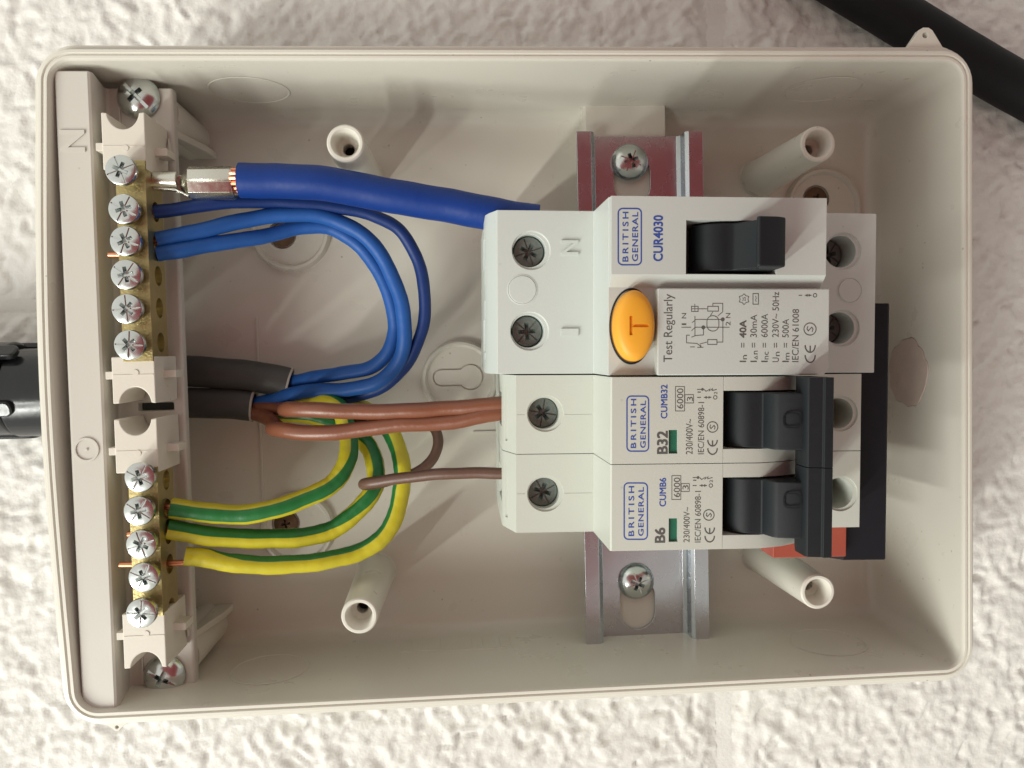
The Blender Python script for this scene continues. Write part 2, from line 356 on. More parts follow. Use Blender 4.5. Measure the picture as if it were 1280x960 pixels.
bm = bmesh.new(); prism(bm, keyhole(3.6, 2.3, -.1), 0, 1.15, 'z'); obj('keyhole_web', bm, BOX, enc, .15)
def cross_cut(w=1.0, L=2.2, d=1.4, ticks=True, slot=0, top=0, rot=0):
    bm = bmesh.new()
    for q in range(2):
        a, b_ = (L, w / 2) if q == 0 else (w / 2, L)
        v = [bm.verts.new(p) for p in ((-a * .45, -b_ * .45, top - d), (a * .45, -b_ * .45, top - d), (a * .45, b_ * .45, top - d), (-a * .45, b_ * .45, top - d), (-a, -b_, top + .5), (a, -b_, top + .5), (a, b_, top + .5), (-a, b_, top + .5))]
        for f in ((3, 2, 1, 0), (4, 5, 6, 7), (0, 1, 5, 4), (1, 2, 6, 5), (2, 3, 7, 6), (3, 0, 4, 7)): bm.faces.new([v[i] for i in f])
    if slot: box(bm, -slot, slot, -.42, .42, top - .75, top + 2)
    if ticks:
        for q in range(4):
            s = bmesh.new(); box(s, .75, 3.1, -.16, .16, top - .35, top + 1); bmesh.ops.rotate(s, verts=s.verts, cent=(0, 0, 0), matrix=Matrix.Rotation(R(45 + 90 * q), 3, 'Z'))
            t = bpy.data.meshes.new('t'); s.to_mesh(t); s.free(); bm.from_mesh(t); bpy.data.meshes.remove(t)
    return bm
def screw_mesh(name, prof, m, **kw):
    bm = bmesh.new(); lathe(bm, prof, (0, 0), 44); o = obj(name, bm, m); cut(o, cross_cut(**kw)); me = o.data; me.name = name; bpy.data.objects.remove(o)
    if not me.materials: me.materials.append(m)
    smooth(me, 28); return me
DOME = [(2.2, -4), (2.2, 0), (5.2, 0), (5.25, .5), (4.9, 1.2), (4.2, 1.9), (3.2, 2.45), (2.0, 2.8), (1, 2.95), (0, 3.0)]
PAN = screw_mesh('pan_head_screw', DOME, ZINC, w=1.25, L=2.4, d=1.9, ticks=False, slot=4.6, top=2.8)
PANR = screw_mesh('pan_head_screw_rail', DOME, ZINC, w=1.1, L=2.3, d=1.9, ticks=True, top=2.7)
TERM = screw_mesh('terminal_screw', [(2.0, -6), (2.0, -1.2), (2.95, -1.1), (3.0, -.1), (3.2, 0), (3.4, .2), (3.42, 1.3), (3.3, 1.6), (3.1, 1.7), (0, 1.72)], ZINC, w=1.0, L=2.1, d=1.3, top=1.7)
DEVS = screw_mesh('device_screw', [(3.0, -4), (3.45, -3), (3.45, -.4), (3.2, 0), (0, 0)], DARKZ, w=1.1, L=2.35, d=1.5, top=0)
RUST = mat('rusty_screw', (.16, .10, .06), .6, .6, var=.4, vs=900, bump=.6, bs=1500)
SMALL = screw_mesh('wall_screw', [(1.5, -1), (3.4, .2), (3.5, .6), (2.6, 1.2), (0, 1.5)], RUST, w=.9, L=1.7, d=1.1, ticks=False, top=1.4)
for px, py, r, sx, sy in ((362, 289, 10.6, 352, 293), (371, 662, 10.0, 357, 655), (1031, 258, 10.8, 1021, 248)):
    b, c = boss(px, py, r); q = W(sx, sy, 1.6)
    bm = bmesh.new(); cyl(bm, q.x, q.y, 4.1, -.5, 3, 36); cut(b, bm)
    put('wall_fixing_screw', SMALL, RUST, enc, (q.x, q.y, .3), random.random() * 3)
# rail stand-offs, moulded into the floor
bm = bmesh.new(); box(bm, 133.7, 157.0, -40, -3.9, -.3, 8.6); obj('rail_standoff', bm, BOX, enc, .4)
bm = bmesh.new(); box(bm, 136, 157.0, -156, -130, -.3, 8.6); obj('rail_standoff', bm, BOX, enc, .4)
for a_ in ((100, 134, -97.6, -96.8, .55), (38, 38.6, -120, -62, .3)):
    bm = bmesh.new(); box(bm, *a_[:4], -.2, a_[4]); obj('floor_rib', bm, BOX, enc, .12)
# supports of the terminal bracket, with sloping fins
for y, sg in ((-11.2, -1), (-150.7, 1)):
    bm = bmesh.new(); cyl(bm, 21.5, y, 5.6, -.3, 25.6); obj('bracket_support', bm, BOX, enc)
    bm = bmesh.new(); prism(bm, [(24, 25), (25.2, 25), (28.5, 8), (29, 0), (24, 0)], y - 1 + sg * 4.5, y + 1 + sg * 4.5, 'y'); obj('support_fin', bm, BOX, enc, .4)
# seal/hanging lugs on the outer flange
for px, py, s in ((1154, 44, 1), (148, 921, -1)):
    c = W(px, py, 39.5); bm = bmesh.new(); x = c.x; lw = 1 if s > 0 else .55; yb = -.3 if s > 0 else -BH + .3; t = c.y + s * 1.6 if s > 0 else -BH - 2.0
    prism(bm, [(x - 6.2 * lw, yb), (x - 4.6 * lw, yb + s * .3), (x - 1.5 * lw, t - s * .6), (x - .4, t), (x + 1.0 * lw, t), (x + 2.0 * lw, t - s * .7), (x + 4.6 * lw, yb + s * .5), (x + 6.2 * lw, yb)], 38.4, 40.3)
    o = obj('hanging_lug', bm, BOX, enc, .3)
    bm = bmesh.new(); cyl(bm, x + .1, t - s * (1.9 if s > 0 else 1.0), .7 * lw, 35, 45, 20); cut(o, bm)

# ------------------------------------------------------------------ terminal bracket
brk = thing('terminal_bracket', 'long pinkish beige plastic strip marked N along the left end of the box', 'bracket', (16, -80, 26))
bm = bmesh.new()
PZ = 41.3; pl = (W(65, 88, PZ).x + W(104, 890, PZ).x) / 2; pr_ = (W(110, 88, PZ).x + W(147, 885, PZ).x) / 2; pe = (W(131, 90, 28.4).x + W(165, 880, 28.4).x) / 2
print('panel', pl, pr_, pe, W(85, 88, PZ).y, W(125, 888, PZ).y)
prism(bm, [(pl, 37), (pl, PZ - .5), (pl + .4, PZ), (pr_ - .5, PZ), (pr_, PZ - .4), (pr_ + .3, PZ - 1.5), (pe + .2, 29.6), (pe + .9, 29.0), (26.4, 29.0), (26.9, 28.5), (26.9, 26), (pe - 1, 26), (pr_ - 1.5, 37)], W(125, 888, PZ).y, W(85, 88, PZ).y, 'y')
plate = obj('strip', bm, CARR, brk, .35)
# raised pads round the two fixing screws and slots
bm = bmesh.new(); q = W(190, 509, 29.3); box(bm, q.x - 3.5, q.x + 5.2, q.y - .9, q.y + 1.1, 24, 31); cut(plate, bm)
for ya_, yb_ in ((-20, -7.6), (-156, -147)):
    bm = bmesh.new(); box(bm, pe + 3.2, pe + 3.7, ya_, yb_, 28.8, 29.6); obj('rib', bm, CARR, brk, .12)
for yy, s in ((-21.5, 1), (-141.5, -1)):
    bm = bmesh.new(); prism(bm, [(25.2, yy - 1.8 * s), (26.6, yy - 1.8 * s), (25.9, yy + 2.8 * s)], 28.9, 30.6); obj('locating_spike', bm, CARR, brk, .2)
# moulded letter N and ring
def text_mesh(s, bold=0, spacing=1.0):
    cu = bpy.data.curves.new('t', 'FONT'); cu.body = s; cu.size = 1; cu.offset = bold; cu.space_character = spacing; cu.resolution_u = 4
    o = bpy.data.objects.new('t', cu); C.objects.link(o); bpy.context.view_layer.update()
    me = bpy.data.meshes.new_from_object(o.evaluated_get(bpy.context.evaluated_depsgraph_get())); bpy.data.objects.remove(o); bpy.data.curves.remove(cu); return me
def text_into(bm, s, bx, ylo, yhi, cap, z, bold=0, thick=0, spacing=1.0):
    if bold > 0 and not thick:      # heavy type: the same glyphs laid over each other, slightly displaced
        k = max(.14, cap * bold * 1.5)
        for i, (dx, dy) in enumerate(((-k, -k), (-k, k), (k, -k), (k, k), (0, 0))): text_one(bm, s, bx + dx, ylo + dy, yhi + dy, cap, z + .003 * i, 0, 0, spacing)
    else: text_one(bm, s, bx, ylo, yhi, cap, z, bold, thick, spacing)
def text_one(bm, s, bx, ylo, yhi, cap, z, bold=0, thick=0, spacing=1.0):
    """text reading up the picture: baseline at pixel column bx, from pixel row yhi (bottom) to ylo (top), cap height in px"""
    me = text_mesh(s, bold, spacing); n_ = len(me.vertices); co = np.empty(n_ * 3); me.vertices.foreach_get('co', co); co = co.reshape(-1, 3)
    a = W(bx, yhi, z); b = W(bx, ylo, z); up = (W(bx - cap, (ylo + yhi) / 2, z) - W(bx, (ylo + yhi) / 2, z)).length
    u0, u1 = co[:, 0].min(), co[:, 0].max(); L = b.y - a.y; xm = (a.x + b.x) / 2
    capu = .70 if not s.startswith('~') else .7
    vs = [bm.verts.new((xm - c[1] / capu * up, a.y + (c[0] - u0) / (u1 - u0) * L, z)) for c in co]
    nf = []
    for p in me.polygons:
        try: nf.append(bm.faces.new([vs[i] for i in p.vertices]))
        except ValueError: pass
    bmesh.ops.recalc_face_normals(bm, faces=nf)
    for f in nf:
        if f.normal.z < 0: f.normal_flip()
    if thick:
        r = bmesh.ops.extrude_face_region(bm, geom=nf); tv = [g for g in r['geom'] if isinstance(g, bmesh.types.BMVert)]
        bmesh.ops.translate(bm, verts=tv, vec=(0, 0, thick)); bmesh.ops.recalc_face_normals(bm, faces=bm.faces[:])
    bpy.data.meshes.remove(me); return nf
bm = bmesh.new(); text_into(bm, 'N', 106, 163, 190, 30, PZ - .1, .02, thick=.5); obj('letter_mark', bm, CARR, brk)
c = W(108.5, 562, PZ); bm = bmesh.new(); lathe(bm, [(3.0, PZ - .2), (2.85, PZ + .35), (2.45, PZ + .35), (2.3, PZ - .2)], (c.x, c.y), 40, False); lathe(bm, [(.35, PZ - .1), (.3, PZ + .3), (0, PZ + .35)], (c.x, c.y), 14); obj('ring_mark', bm, CARR, brk)
q = W(169, 119, 31.5); put('fixing_screw', PAN, ZINC, brk, (q.x, q.y, 29.1), R(-47))
q = W(202, 848, 31.5); put('fixing_screw', PAN, ZINC, brk, (q.x, q.y, 29.1), R(-28))

# ------------------------------------------------------------------ terminal bars
def holder(root, y0, y1, cutside, x0=15.6, x1=25.4, zt=44.0):
    """plastic end block between pixel rows; cutside +1 arc at top (image) edge, -1 at the bottom edge"""
    ya, yb = W(150, y0, zt).y, W(150, y1, zt).y; ax = x0 + 4.9 if cutside > 0 else x0 + 5.1; r = 3.6; p = []
    if cutside > 0:
        p = [(x0, yb), (x1, yb), (x1, ya)] + [(ax + r * math.cos(R(a)), ya + .3 + r * math.sin(R(a)) * 1.15) for a in range(-6, -181, -12)] + [(x0, ya)]
    else:
        p = [(x0, ya), (x1, ya), (x1, yb)] + [(ax + r * math.cos(R(a)), yb - .3 + r * math.sin(R(a)) * 1.15) for a in range(6, 181, 12)] + [(x0, yb)]
    bm = bmesh.new(); prism(bm, p, 29.4, zt); o = obj('end_holder', bm, HOLD, root, .3)
    ym = (ya + yb) / 2 + (-1.2 if cutside > 0 else 1.2)
    bm = bmesh.new(); box(bm, x0 - 1.6, x0 + .3, ym - .9, ym + .9, 36, 43.6); box(bm, x1 - .3, x1 + 2.9, ym - .9, ym + .9, 33, 38.5); obj('holder_ear', bm, HOLD, o, .15)
    bm = bmesh.new(); box(bm, x0 + .3, x1 - .3, ym - .1, ym + .1, zt - .05, zt + .12); cyl(bm, ax + .4, ym - .5 * cutside, .7, zt - .1, zt + .2, 12); obj('holder_seam', bm, HOLD, o)
    return o
def bar(root, y0, y1, screws, holes):
    ya, yb = W(165, y0, 45).y, W(165, y1, 45).y
    bm = bmesh.new(); box(bm, 18.6, 25.3, yb, ya, 34.5, 44.6); b_ = obj('brass_bar', bm, BRASS, root, .45, 3)
    bm = bmesh.new()
    for hy in holes:
        y = W(205, hy, 39).y; m_ = bmesh.new(); cyl(m_, 0, 0, 2.35, -14, 14, 28)
        bmesh.ops.rotate(m_, verts=m_.verts, cent=(0, 0, 0), matrix=Matrix.Rotation(R(90), 3, 'Y')); bmesh.ops.translate(m_, verts=m_.verts, vec=(22, y, 39))
        t = bpy.data.meshes.new('t'); m_.to_mesh(t); m_.free(); bm.from_mesh(t); bpy.data.meshes.remove(t)
    cut(b_, bm)
    for px, py, z in screws:
        q = W(px, py, z + 1.7); put('terminal_screw', TERM, ZINC, root, (q.x, q.y, z), random.random() * 6)
neu = thing('terminal_bar', 'upper brass terminal bar with six screws, gripping the blue wires', 'terminal bar', (21, -48, 29.3), 'brass terminal bars on the bracket')
holder(neu, 140, 212, 1); holder(neu, 446, 505, -1)
bar(neu, 200, 452, [(150, 212, 47.8), (154, 261, 46.6), (156, 301, 46.6), (157, 343, 46.8), (158, 386, 46.8), (161, 431, 47)], (222, 265, 304, 345, 385, 428))
ear = thing('terminal_bar', 'lower brass terminal bar with five screws, gripping the green and yellow wires', 'terminal bar', (21, -120, 29.3), 'brass terminal bars on the bracket')
holder(ear, 524, 592, 1); holder(ear, 768, 837, -1)
bar(ear, 585, 772, [(174, 597, 46.8), (173, 639, 46.8), (176, 681, 46.8), (179, 722, 46.8), (176, 767, 47.4)], (600, 636, 668, 705, 760))

# ------------------------------------------------------------------ DIN rail
rail = thing('mounting_rail', 'zinc plated metal top-hat rail running up behind the breakers', 'mounting rail', (148, -85, 8))
bm = bmesh.new(); t = 1.1
out = [(130.2, 15.5), (134.2, 15.5), (135.2, 14.6), (135.2, 9.8 + t), (136.2, 8.8 + t), (159.6, 8.8 + t), (160.6, 9.8 + t), (160.6, 14.6), (161.6, 15.5), (165.6, 15.5)]
inn = [(165.6, 14.4), (162.0, 14.4), (161.7, 14.1), (161.7, 9.4), (160.4, 8.7), (135.4, 8.7), (134.1, 9.4), (134.1, 14.1), (133.8, 14.4), (130.2, 14.4)]
prism(bm, out + inn, -158.0, -13.4, 'y'); ro = obj('rail', bm, RAILM, rail, .15)
def obround(x, y0, y1, r): return [(x + r * math.cos(R(a)), y1 + r * math.sin(R(a))) for a in range(0, 181, 12)] + [(x + r * math.cos(R(a)), y0 + r * math.sin(R(a))) for a in range(180, 361, 12)]
bm = bmesh.new(); prism(bm, obround(W(790, 220, 9.9).x, W(790, 232, 9.9).y, W(790, 215, 9.9).y, 5.2), 5, 14); cut(ro, bm)
bm = bmesh.new(); prism(bm, obround(W(797, 765, 9.9).x, W(797, 765, 9.9).y, W(797, 745, 9.9).y, 5.1), 5, 14); cut(ro, bm)
for px, py, a in ((789, 201, 20), (797, 729, 65)):
    q = W(px, py, 12.3); put('rail_screw', PANR, ZINC, rail, (q.x, q.y, 10), R(a))
put_holes = None

# ------------------------------------------------------------------ print helpers
ZP = .035
def seg(bm, x0, y0, x1, y1, z, w=1.2):
    a = W(x0, y0, z); b = W(x1, y1, z); d = (b - a); L = d.length
    if L < 1e-6: return
    d.normalize(); nn = Vector((-d.y, d.x, 0)) * (w * .5 / 6.1); a -= d * .03; b += d * .03
    f = bm.faces.new([bm.verts.new(p) for p in (a - nn, b - nn, b + nn, a + nn)])
    f.normal_update()
    if f.normal.z < 0: f.normal_flip()
def poly(bm, pts, z, w=1.2, closed=False):
    # a continuous ribbon so that no two faces overlap
    P = [W(x, y, z) for x, y in pts]; k = len(P); hw = w * .5 / 6.1; L = []; Rr = []
    for i in range(k):
        a = P[(i - 1) % k] if (closed or i > 0) else P[i]; b = P[(i + 1) % k] if (closed or i < k - 1) else P[i]
        d1 = (P[i] - a); d2 = (b - P[i]); d1 = d1.normalized() if d1.length > 1e-6 else d2.normalized(); d2 = d2.normalized() if d2.length > 1e-6 else d1
        m_ = (d1 + d2); m_ = m_.normalized() if m_.length > 1e-3 else d1; nn = Vector((-m_.y, m_.x, 0)); cs = max(.4, nn.dot(Vector((-d1.y, d1.x, 0))))
        L.append(bm.verts.new(P[i] + nn * hw / cs)); Rr.append(bm.verts.new(P[i] - nn * hw / cs))
    for i in range(k if closed else k - 1):
        j = (i + 1) % k; f = bm.faces.new((L[i], Rr[i], Rr[j], L[j])); f.normal_update()
        if f.normal.z < 0: f.normal_flip()
def arc(bm, cx, cy, r, a0, a1, z, w=1.2, n_=24):
    full = abs(a1 - a0) >= 360
    poly(bm, [(cx + r * math.cos(R(a0 + (a1 - a0) * k / n_)), cy + r * math.sin(R(a0 + (a1 - a0) * k / n_))) for k in range(n_ if full else n_ + 1)], z, w, full)
def disc(bm, cx, cy, r, z):
    c = W(cx, cy, z); f = bm.faces.new([bm.verts.new((c.x + r / 6.1 * math.cos(math.tau * k / 16), c.y + r / 6.1 * math.sin(math.tau * k / 16), z)) for k in range(16)])
def rbox(bm, x0, x1, y0, y1, r, z, w): poly(bm, rrect(x0, x1, y0, y1, r, 5), z, w, True)
def ce(bm, base, y0, y1, hgt, z):
    # letters C and E as arcs, reading up the picture, open towards the top
    r = hgt / 2; cx = base - r + .5; ry = (y1 - y0) * .42; w = 1.6
    for c0 in (y1 - ry, y0): poly(bm, [(cx + r * math.cos(R(a)), c0 + ry * math.sin(R(a))) for a in range(0, 181, 12)], z, w)
    seg(bm, cx, y0 + ry - .8, cx, y0 + .8, z + .004, w)
def circ_s(bm, cx, cy, r, z):
    arc(bm, cx, cy, r, 0, 360, z, 1.15)
    poly(bm, [(cx - r * .35, cy - r * .45), (cx - r * .5, cy), (cx - r * .28, cy + r * .3), (cx, cy), (cx + r * .28, cy - r * .3), (cx + r * .5, cy), (cx + r * .35, cy + r * .45)], z, 1.1)
def arrows(bm, x0, x1, y, z, s=1):
    # I <-> O
    L = x1 - x0; seg(bm, x0, y, x0 + L * .18, y, z, 1.0); seg(bm, x0 + L * .34, y, x0 + L * .70, y, z, .9)
    for xx, d in ((x0 + L * .34, 1), (x0 + L * .70, -1)):
        a, b_, c_ = W(xx, y, z + .003), W(xx + d * 3.4, y - 1.7, z + .003), W(xx + d * 3.4, y + 1.7, z + .003)
        f = bm.faces.new([bm.verts.new(p) for p in (a, b_, c_)]); f.normal_update()
        if f.normal.z < 0: f.normal_flip()
    arc(bm, x0 + L * .9, y, 2.2, 0, 360, z, .9)

# ------------------------------------------------------------------ RCD
ROW[0] = 1
rcd = thing('residual_current_device', 'widest white switch module, with an orange T test button', 'circuit breaker', (148, -61, 10))
RX0, RX1, RY0, RY1 = 104.4, 191.1, -79.0, -42.9
bm = bmesh.new()
prism(bm, [(102.6, 12), (102.4, 52), (103.0, 54.5), (104.8, 59), (126.3, 59), (126.6, 74.6), (171.0, 74.6), (171.0, 59), (RX1, 59), (RX1 + .9, 40), (RX1 + .9, 12), (168, 10), (166.2, 10), (166.2, 16), (129.4, 16), (129.4, 12)], RY0, RY1, 'y')
body = obj('body', bm, DEV, rcd, .3)
holes = [(662, 313), (660, 414), (1052, 314), (1050, 410)]
bm = bmesh.new()
for px, py in holes:
    q = W(px, py, 59); cyl(bm, q.x, q.y, 3.62, 50, 62, 44)
cut(body, bm)
bm = bmesh.new()
for px, py in holes:
    q = W(px, py, 59); cyl(bm, q.x + .35, q.y, 4.25, 58.45, 62, 44)
cut(body, bm)
bm = bmesh.new()
for y in (-50.5, -70.5):
    box(bm, 98, 104.4, y - 3.6, y + 4.2, 36, 50.5)
box(bm, 101, 102.75, -58.5, -46, 48, 51.5); box(bm, 101, 102.75, -76, -62, 46, 51.5)
cut(body, bm)
# dark throat behind the wire entries
for px, py in holes[:2]:
    q = W(px, py, 59); put('terminal_screw', DEVS, DARKZ, rcd, (q.x, q.y, 56.3), random.random() * 3)
for px, py in holes[2:]:
    q = W(px, py, 59); put('terminal_screw', DEVS, DARKZ, rcd, (q.x, q.y, 52.2), random.random() * 3)
# upper raised nose with the toggle window
bm = bmesh.new(); prism(bm, [(RY1, 73.5), (RY1 - .2, 77), (-58.7, 77), (-61.3, 74.4), (-61.3, 73.5)], 126.75, 171.0, 'x')
nose = obj('upper_cover', bm, DEV, rcd, .3)
a = W(858, 275, 77); b = W(992, 343, 77); b.x = W(950, 300, 85.5).x + 6.6
bm = bmesh.new(); box(bm, a.x, b.x, b.y, a.y, 66, 80); cut(nose, bm)
bm = bmesh.new(); box(bm, a.x, b.x, b.y, a.y, 64, 80); cut(body, bm)
# label plate
bm = bmesh.new(); x0 = W(822, 400, 77.4).x; x1 = W(1037, 400, 77.4).x
prism(bm, [(x0, RY0 + .05), (x1 - .9, RY0 + .05), (x1, RY0 + 1.5), (x1, -61.45), (x0, -61.45)], 73.5, 77.4); obj('label_plate', bm, DEV, rcd, .3)
# blank caps on the shoulders
for px, py, r in ((653, 362, 3.15), (1062, 363, 2.75)):
    q = W(px, py, 59); bm = bmesh.new(); lathe(bm, [(r + .28, 58), (r + .28, 59.05), (r + .05, 59.12), (r, 58.95), (r - .2, 59.22), (0, 59.25)], (q.x, q.y), 44); obj('blank_cap', bm, DEV, rcd)
# test button
q0 = W(794.5, 407, 78.5); bm = bmesh.new(); n_ = 56; ea, eb = 25.8 / 6.3, 45 / 6.3; rings = []
for s, z in ((1.0, 73.5), (1.0, 77.2), (.97, 78.0), (.90, 78.6), (.75, 79.0), (.5, 79.25), (.25, 79.35)):
    rings.append([bm.verts.new((q0.x + ea * s * math.cos(math.tau * k / n_), q0.y + eb * s * math.sin(math.tau * k / n_), z)) for k in range(n_)])
for a_, b_ in zip(rings, rings[1:]):
    for k in range(n_): bm.faces.new((a_[k], a_[(k + 1) % n_], b_[(k + 1) % n_], b_[k]))
bm.faces.new(rings[-1]); bm.faces.new(rings[0][::-1]); bmesh.ops.recalc_face_normals(bm, faces=bm.faces[:])
tb = obj('test_button', bm, ORANGE, rcd, ang=50)
bm = bmesh.new(); a = W(787, 395, 79.3); b = W(790.8, 419, 79.3); box(bm, a.x, b.x, b.y, a.y, 78.7, 81); c1 = W(790, 405, 79.3); c2 = W(811, 409, 79.3); box(bm, c1.x, c2.x, c2.y, c1.y, 78.75, 81); cut(tb, bm)
# bezel round the button
bm = bmesh.new(); rings = []
for s, z in ((1.03, 74.3), (1.03, 74.9), (1.07, 74.9), (1.1, 74.5)):
    rings.append([bm.verts.new((q0.x + (ea * s + .1) * math.cos(math.tau * k / n_), q0.y + (eb * s) * math.sin(math.tau * k / n_), z)) for k in range(n_)])
for a_, b_ in zip(rings, rings[1:]):
    for k in range(n_): bm.faces.new((a_[k], a_[(k + 1) % n_], b_[(k + 1) % n_], b_[k]))
bmesh.ops.recalc_face_normals(bm, faces=bm.faces[:]); obj('button_surround', bm, BLK, rcd)
# toggle
ya, yb = W(920, 340, 77).y + .25, W(920, 277, 77).y - .25
bm = bmesh.new(); pts = [(144.4, 70)] + [(151.0 + 6.6 * math.cos(R(a)), 71.6 + 5.2 * math.sin(R(a))) for a in range(170, 75, -12)]
xt = W(950, 300, 85.5).x
pts += [(152.3, 77.3), (155.0, 81.5), (xt - .5, 85.0), (xt, 85.5), (xt + 3.8, 85.2), (xt + 5.6, 84.2), (xt + 6.2, 76), (xt + 5.0, 69)]
prism(bm, pts, ya, yb, 'y'); tg = obj('toggle', bm, BLK, rcd, .35, 3)
bm = bmesh.new()
for k in range(7): box(bm, xt - 3.6 + k * .55, xt - 3.35 + k * .55, yb + (ya - yb) * .25, yb + (ya - yb) * .75, 80, 80.1)
bm.free()
bm = bmesh.new(); box(bm, a.x + .1, b.x - .1, b.y + .1, a.y - .1, 64.1, 65); obj('switch_well', bm, DEV, rcd)
# moulded N and 1
bm = bmesh.new(); text_into(bm, 'N', 722, 301, 319, 21, 58.8, .015, thick=.75); text_into(bm, '1', 722, 411, 420, 21, 58.8, .015, thick=.75); obj('terminal_marks', bm, DEV, rcd)
# print
Z = 77 + ZP; Z2 = 77.4 + ZP
bm = bmesh.new(); rbox(bm, 772.8, 801.6, 260.6, 331, 5.5, Z, 1.7)
text_into(bm, 'BRITISH', 785.3, 265, 327, 7.2, Z, .008, spacing=1.35); text_into(bm, 'GENERAL', 797.4, 265, 326.5, 7.2, Z, .008, spacing=1.1); text_into(bm, 'CUR4030', 828.2, 269.4, 326.3, 11.4, Z, .02)
obj('blue_print', bm, INKB, rcd)
bm = bmesh.new()
text_into(bm, 'Test Regularly', 840.3, 367.5, 452.6, 11, Z2)
for base, sub, eq, val, v0, v1, bold in ((932.6, 'n', '=', '40A', 400.5, 422.2, .022), (946, None, '=', '30mA', 393.3, 421.6, 0), (959.6, 'nc', '=', '6000A', 392.4, 421.6, 0), (973.5, 'n', '=', '230V~ 50Hz', 365, 421.6, 0), (985.9, 'm', '=', '500A', 398.8, 422, 0)):
    ch = 'U' if val.startswith('230') else 'I'
    text_into(bm, ch, base, 451 if ch == 'I' else 447, 452.6, 8.2, Z2)
    if sub: text_into(bm, sub, base + 1, *{'In': (443.9, 449.2), 'Inc': (439.7, 449.2), 'Un': (439.8, 445.2), 'Im': (441.2, 449.6)}[ch + sub], 7.2, Z2)
    else:
        poly(bm, [(946.5, 449), (946.5, 445), (943.2, 447)], Z2, .7, True); text_into(bm, 'n', base + 1, 438.5, 443, 7.2, Z2)
    seg(bm, base - 5.6, 434.3, base - 5.6, 428.8, Z2, 1.0); seg(bm, base - 2.8, 434.3, base - 2.8, 428.8, Z2, 1.0)
    text_into(bm, val, base, v0, v1, 8.2, Z2, bold)
text_into(bm, 'IEC/EN 61008', 998.4, 386.4, 452.6, 8.3, Z2); ce(bm, 1018.5, 431.5, 453, 12.6, Z2); circ_s(bm, 1012.5, 411.3, 7.6, Z2)
poly(bm, [(930 + (6.8 if k % 2 else 4.9) * math.cos(R(30 * k)), 374 + (6.8 if k % 2 else 4.9) * math.sin(R(30 * k))) for k in range(12)], Z2, .8, True); text_into(bm, '25', 932, 371.5, 376.5, 4, Z2)
poly(bm, [(941.2, 367), (948, 367), (948, 380.3), (941.2, 380.3)], Z2, .9, True); poly(bm, [(944.2, 370), (945.4, 373), (944.2, 375), (945.4, 377.5)], Z2, .7)
arrows(bm, 998.5, 1021, 369.2, Z2)
def K(p): return [(820 + x / 5.818, 340 + y / 5.818) for x, y in p]
for p in ([(185, 402), (255, 402)], [(258, 428), (285, 402), (535, 402)], [(285, 345), (500, 345)], [(262, 368), (285, 352)], [(283, 320), (283, 465)], [(310, 268), (370, 268)], [(413, 247), (413, 228), (485, 228), (485, 290), (452, 318), (455, 318)], [(395, 318), (413, 290)], [(345, 402), (345, 458), (290, 462), (258, 474)], [(245, 460), (222, 460), (222, 515), (298, 520), (330, 545)], [(318, 524), (370, 510)], [(444, 510), (486, 510), (486, 345)], [(325, 530), (325, 548)], [(248, 545), (282, 545)], [(300, 548), (345, 548)]):
    poly(bm, K(p), Z2, .85)
for x0, x1, y0, y1 in ((376, 454, 250, 285), (376, 443, 492, 527), (258, 306, 250, 287)): poly(bm, K([(x0, y0), (x1, y0), (x1, y1), (x0, y1)]), Z2, .9, True)
poly(bm, K([(282, 232), (282, 290)]), Z2 + .003, .7); poly(bm, K([(255, 268), (308, 268)]), Z2 + .006, .7)
poly(bm, K(rrect(370, 457, 318, 430, 42, 6)), Z2 + .003, .9, True)
for x, y in ((344, 403), (485, 345)): disc(bm, 820 + x / 5.818, 340 + y / 5.818, 2.4, Z2 + .009)
text_into(bm, '1', 857.8, 404.3, 406.3, 5.8, Z2); text_into(bm, 'N', 857.8, 391.5, 398, 5.8, Z2); text_into(bm, '2', 913, 402, 407, 6, Z2); text_into(bm, 'N', 913, 391.5, 397.5, 6, Z2)
obj('dark_print', bm, INKK, rcd)

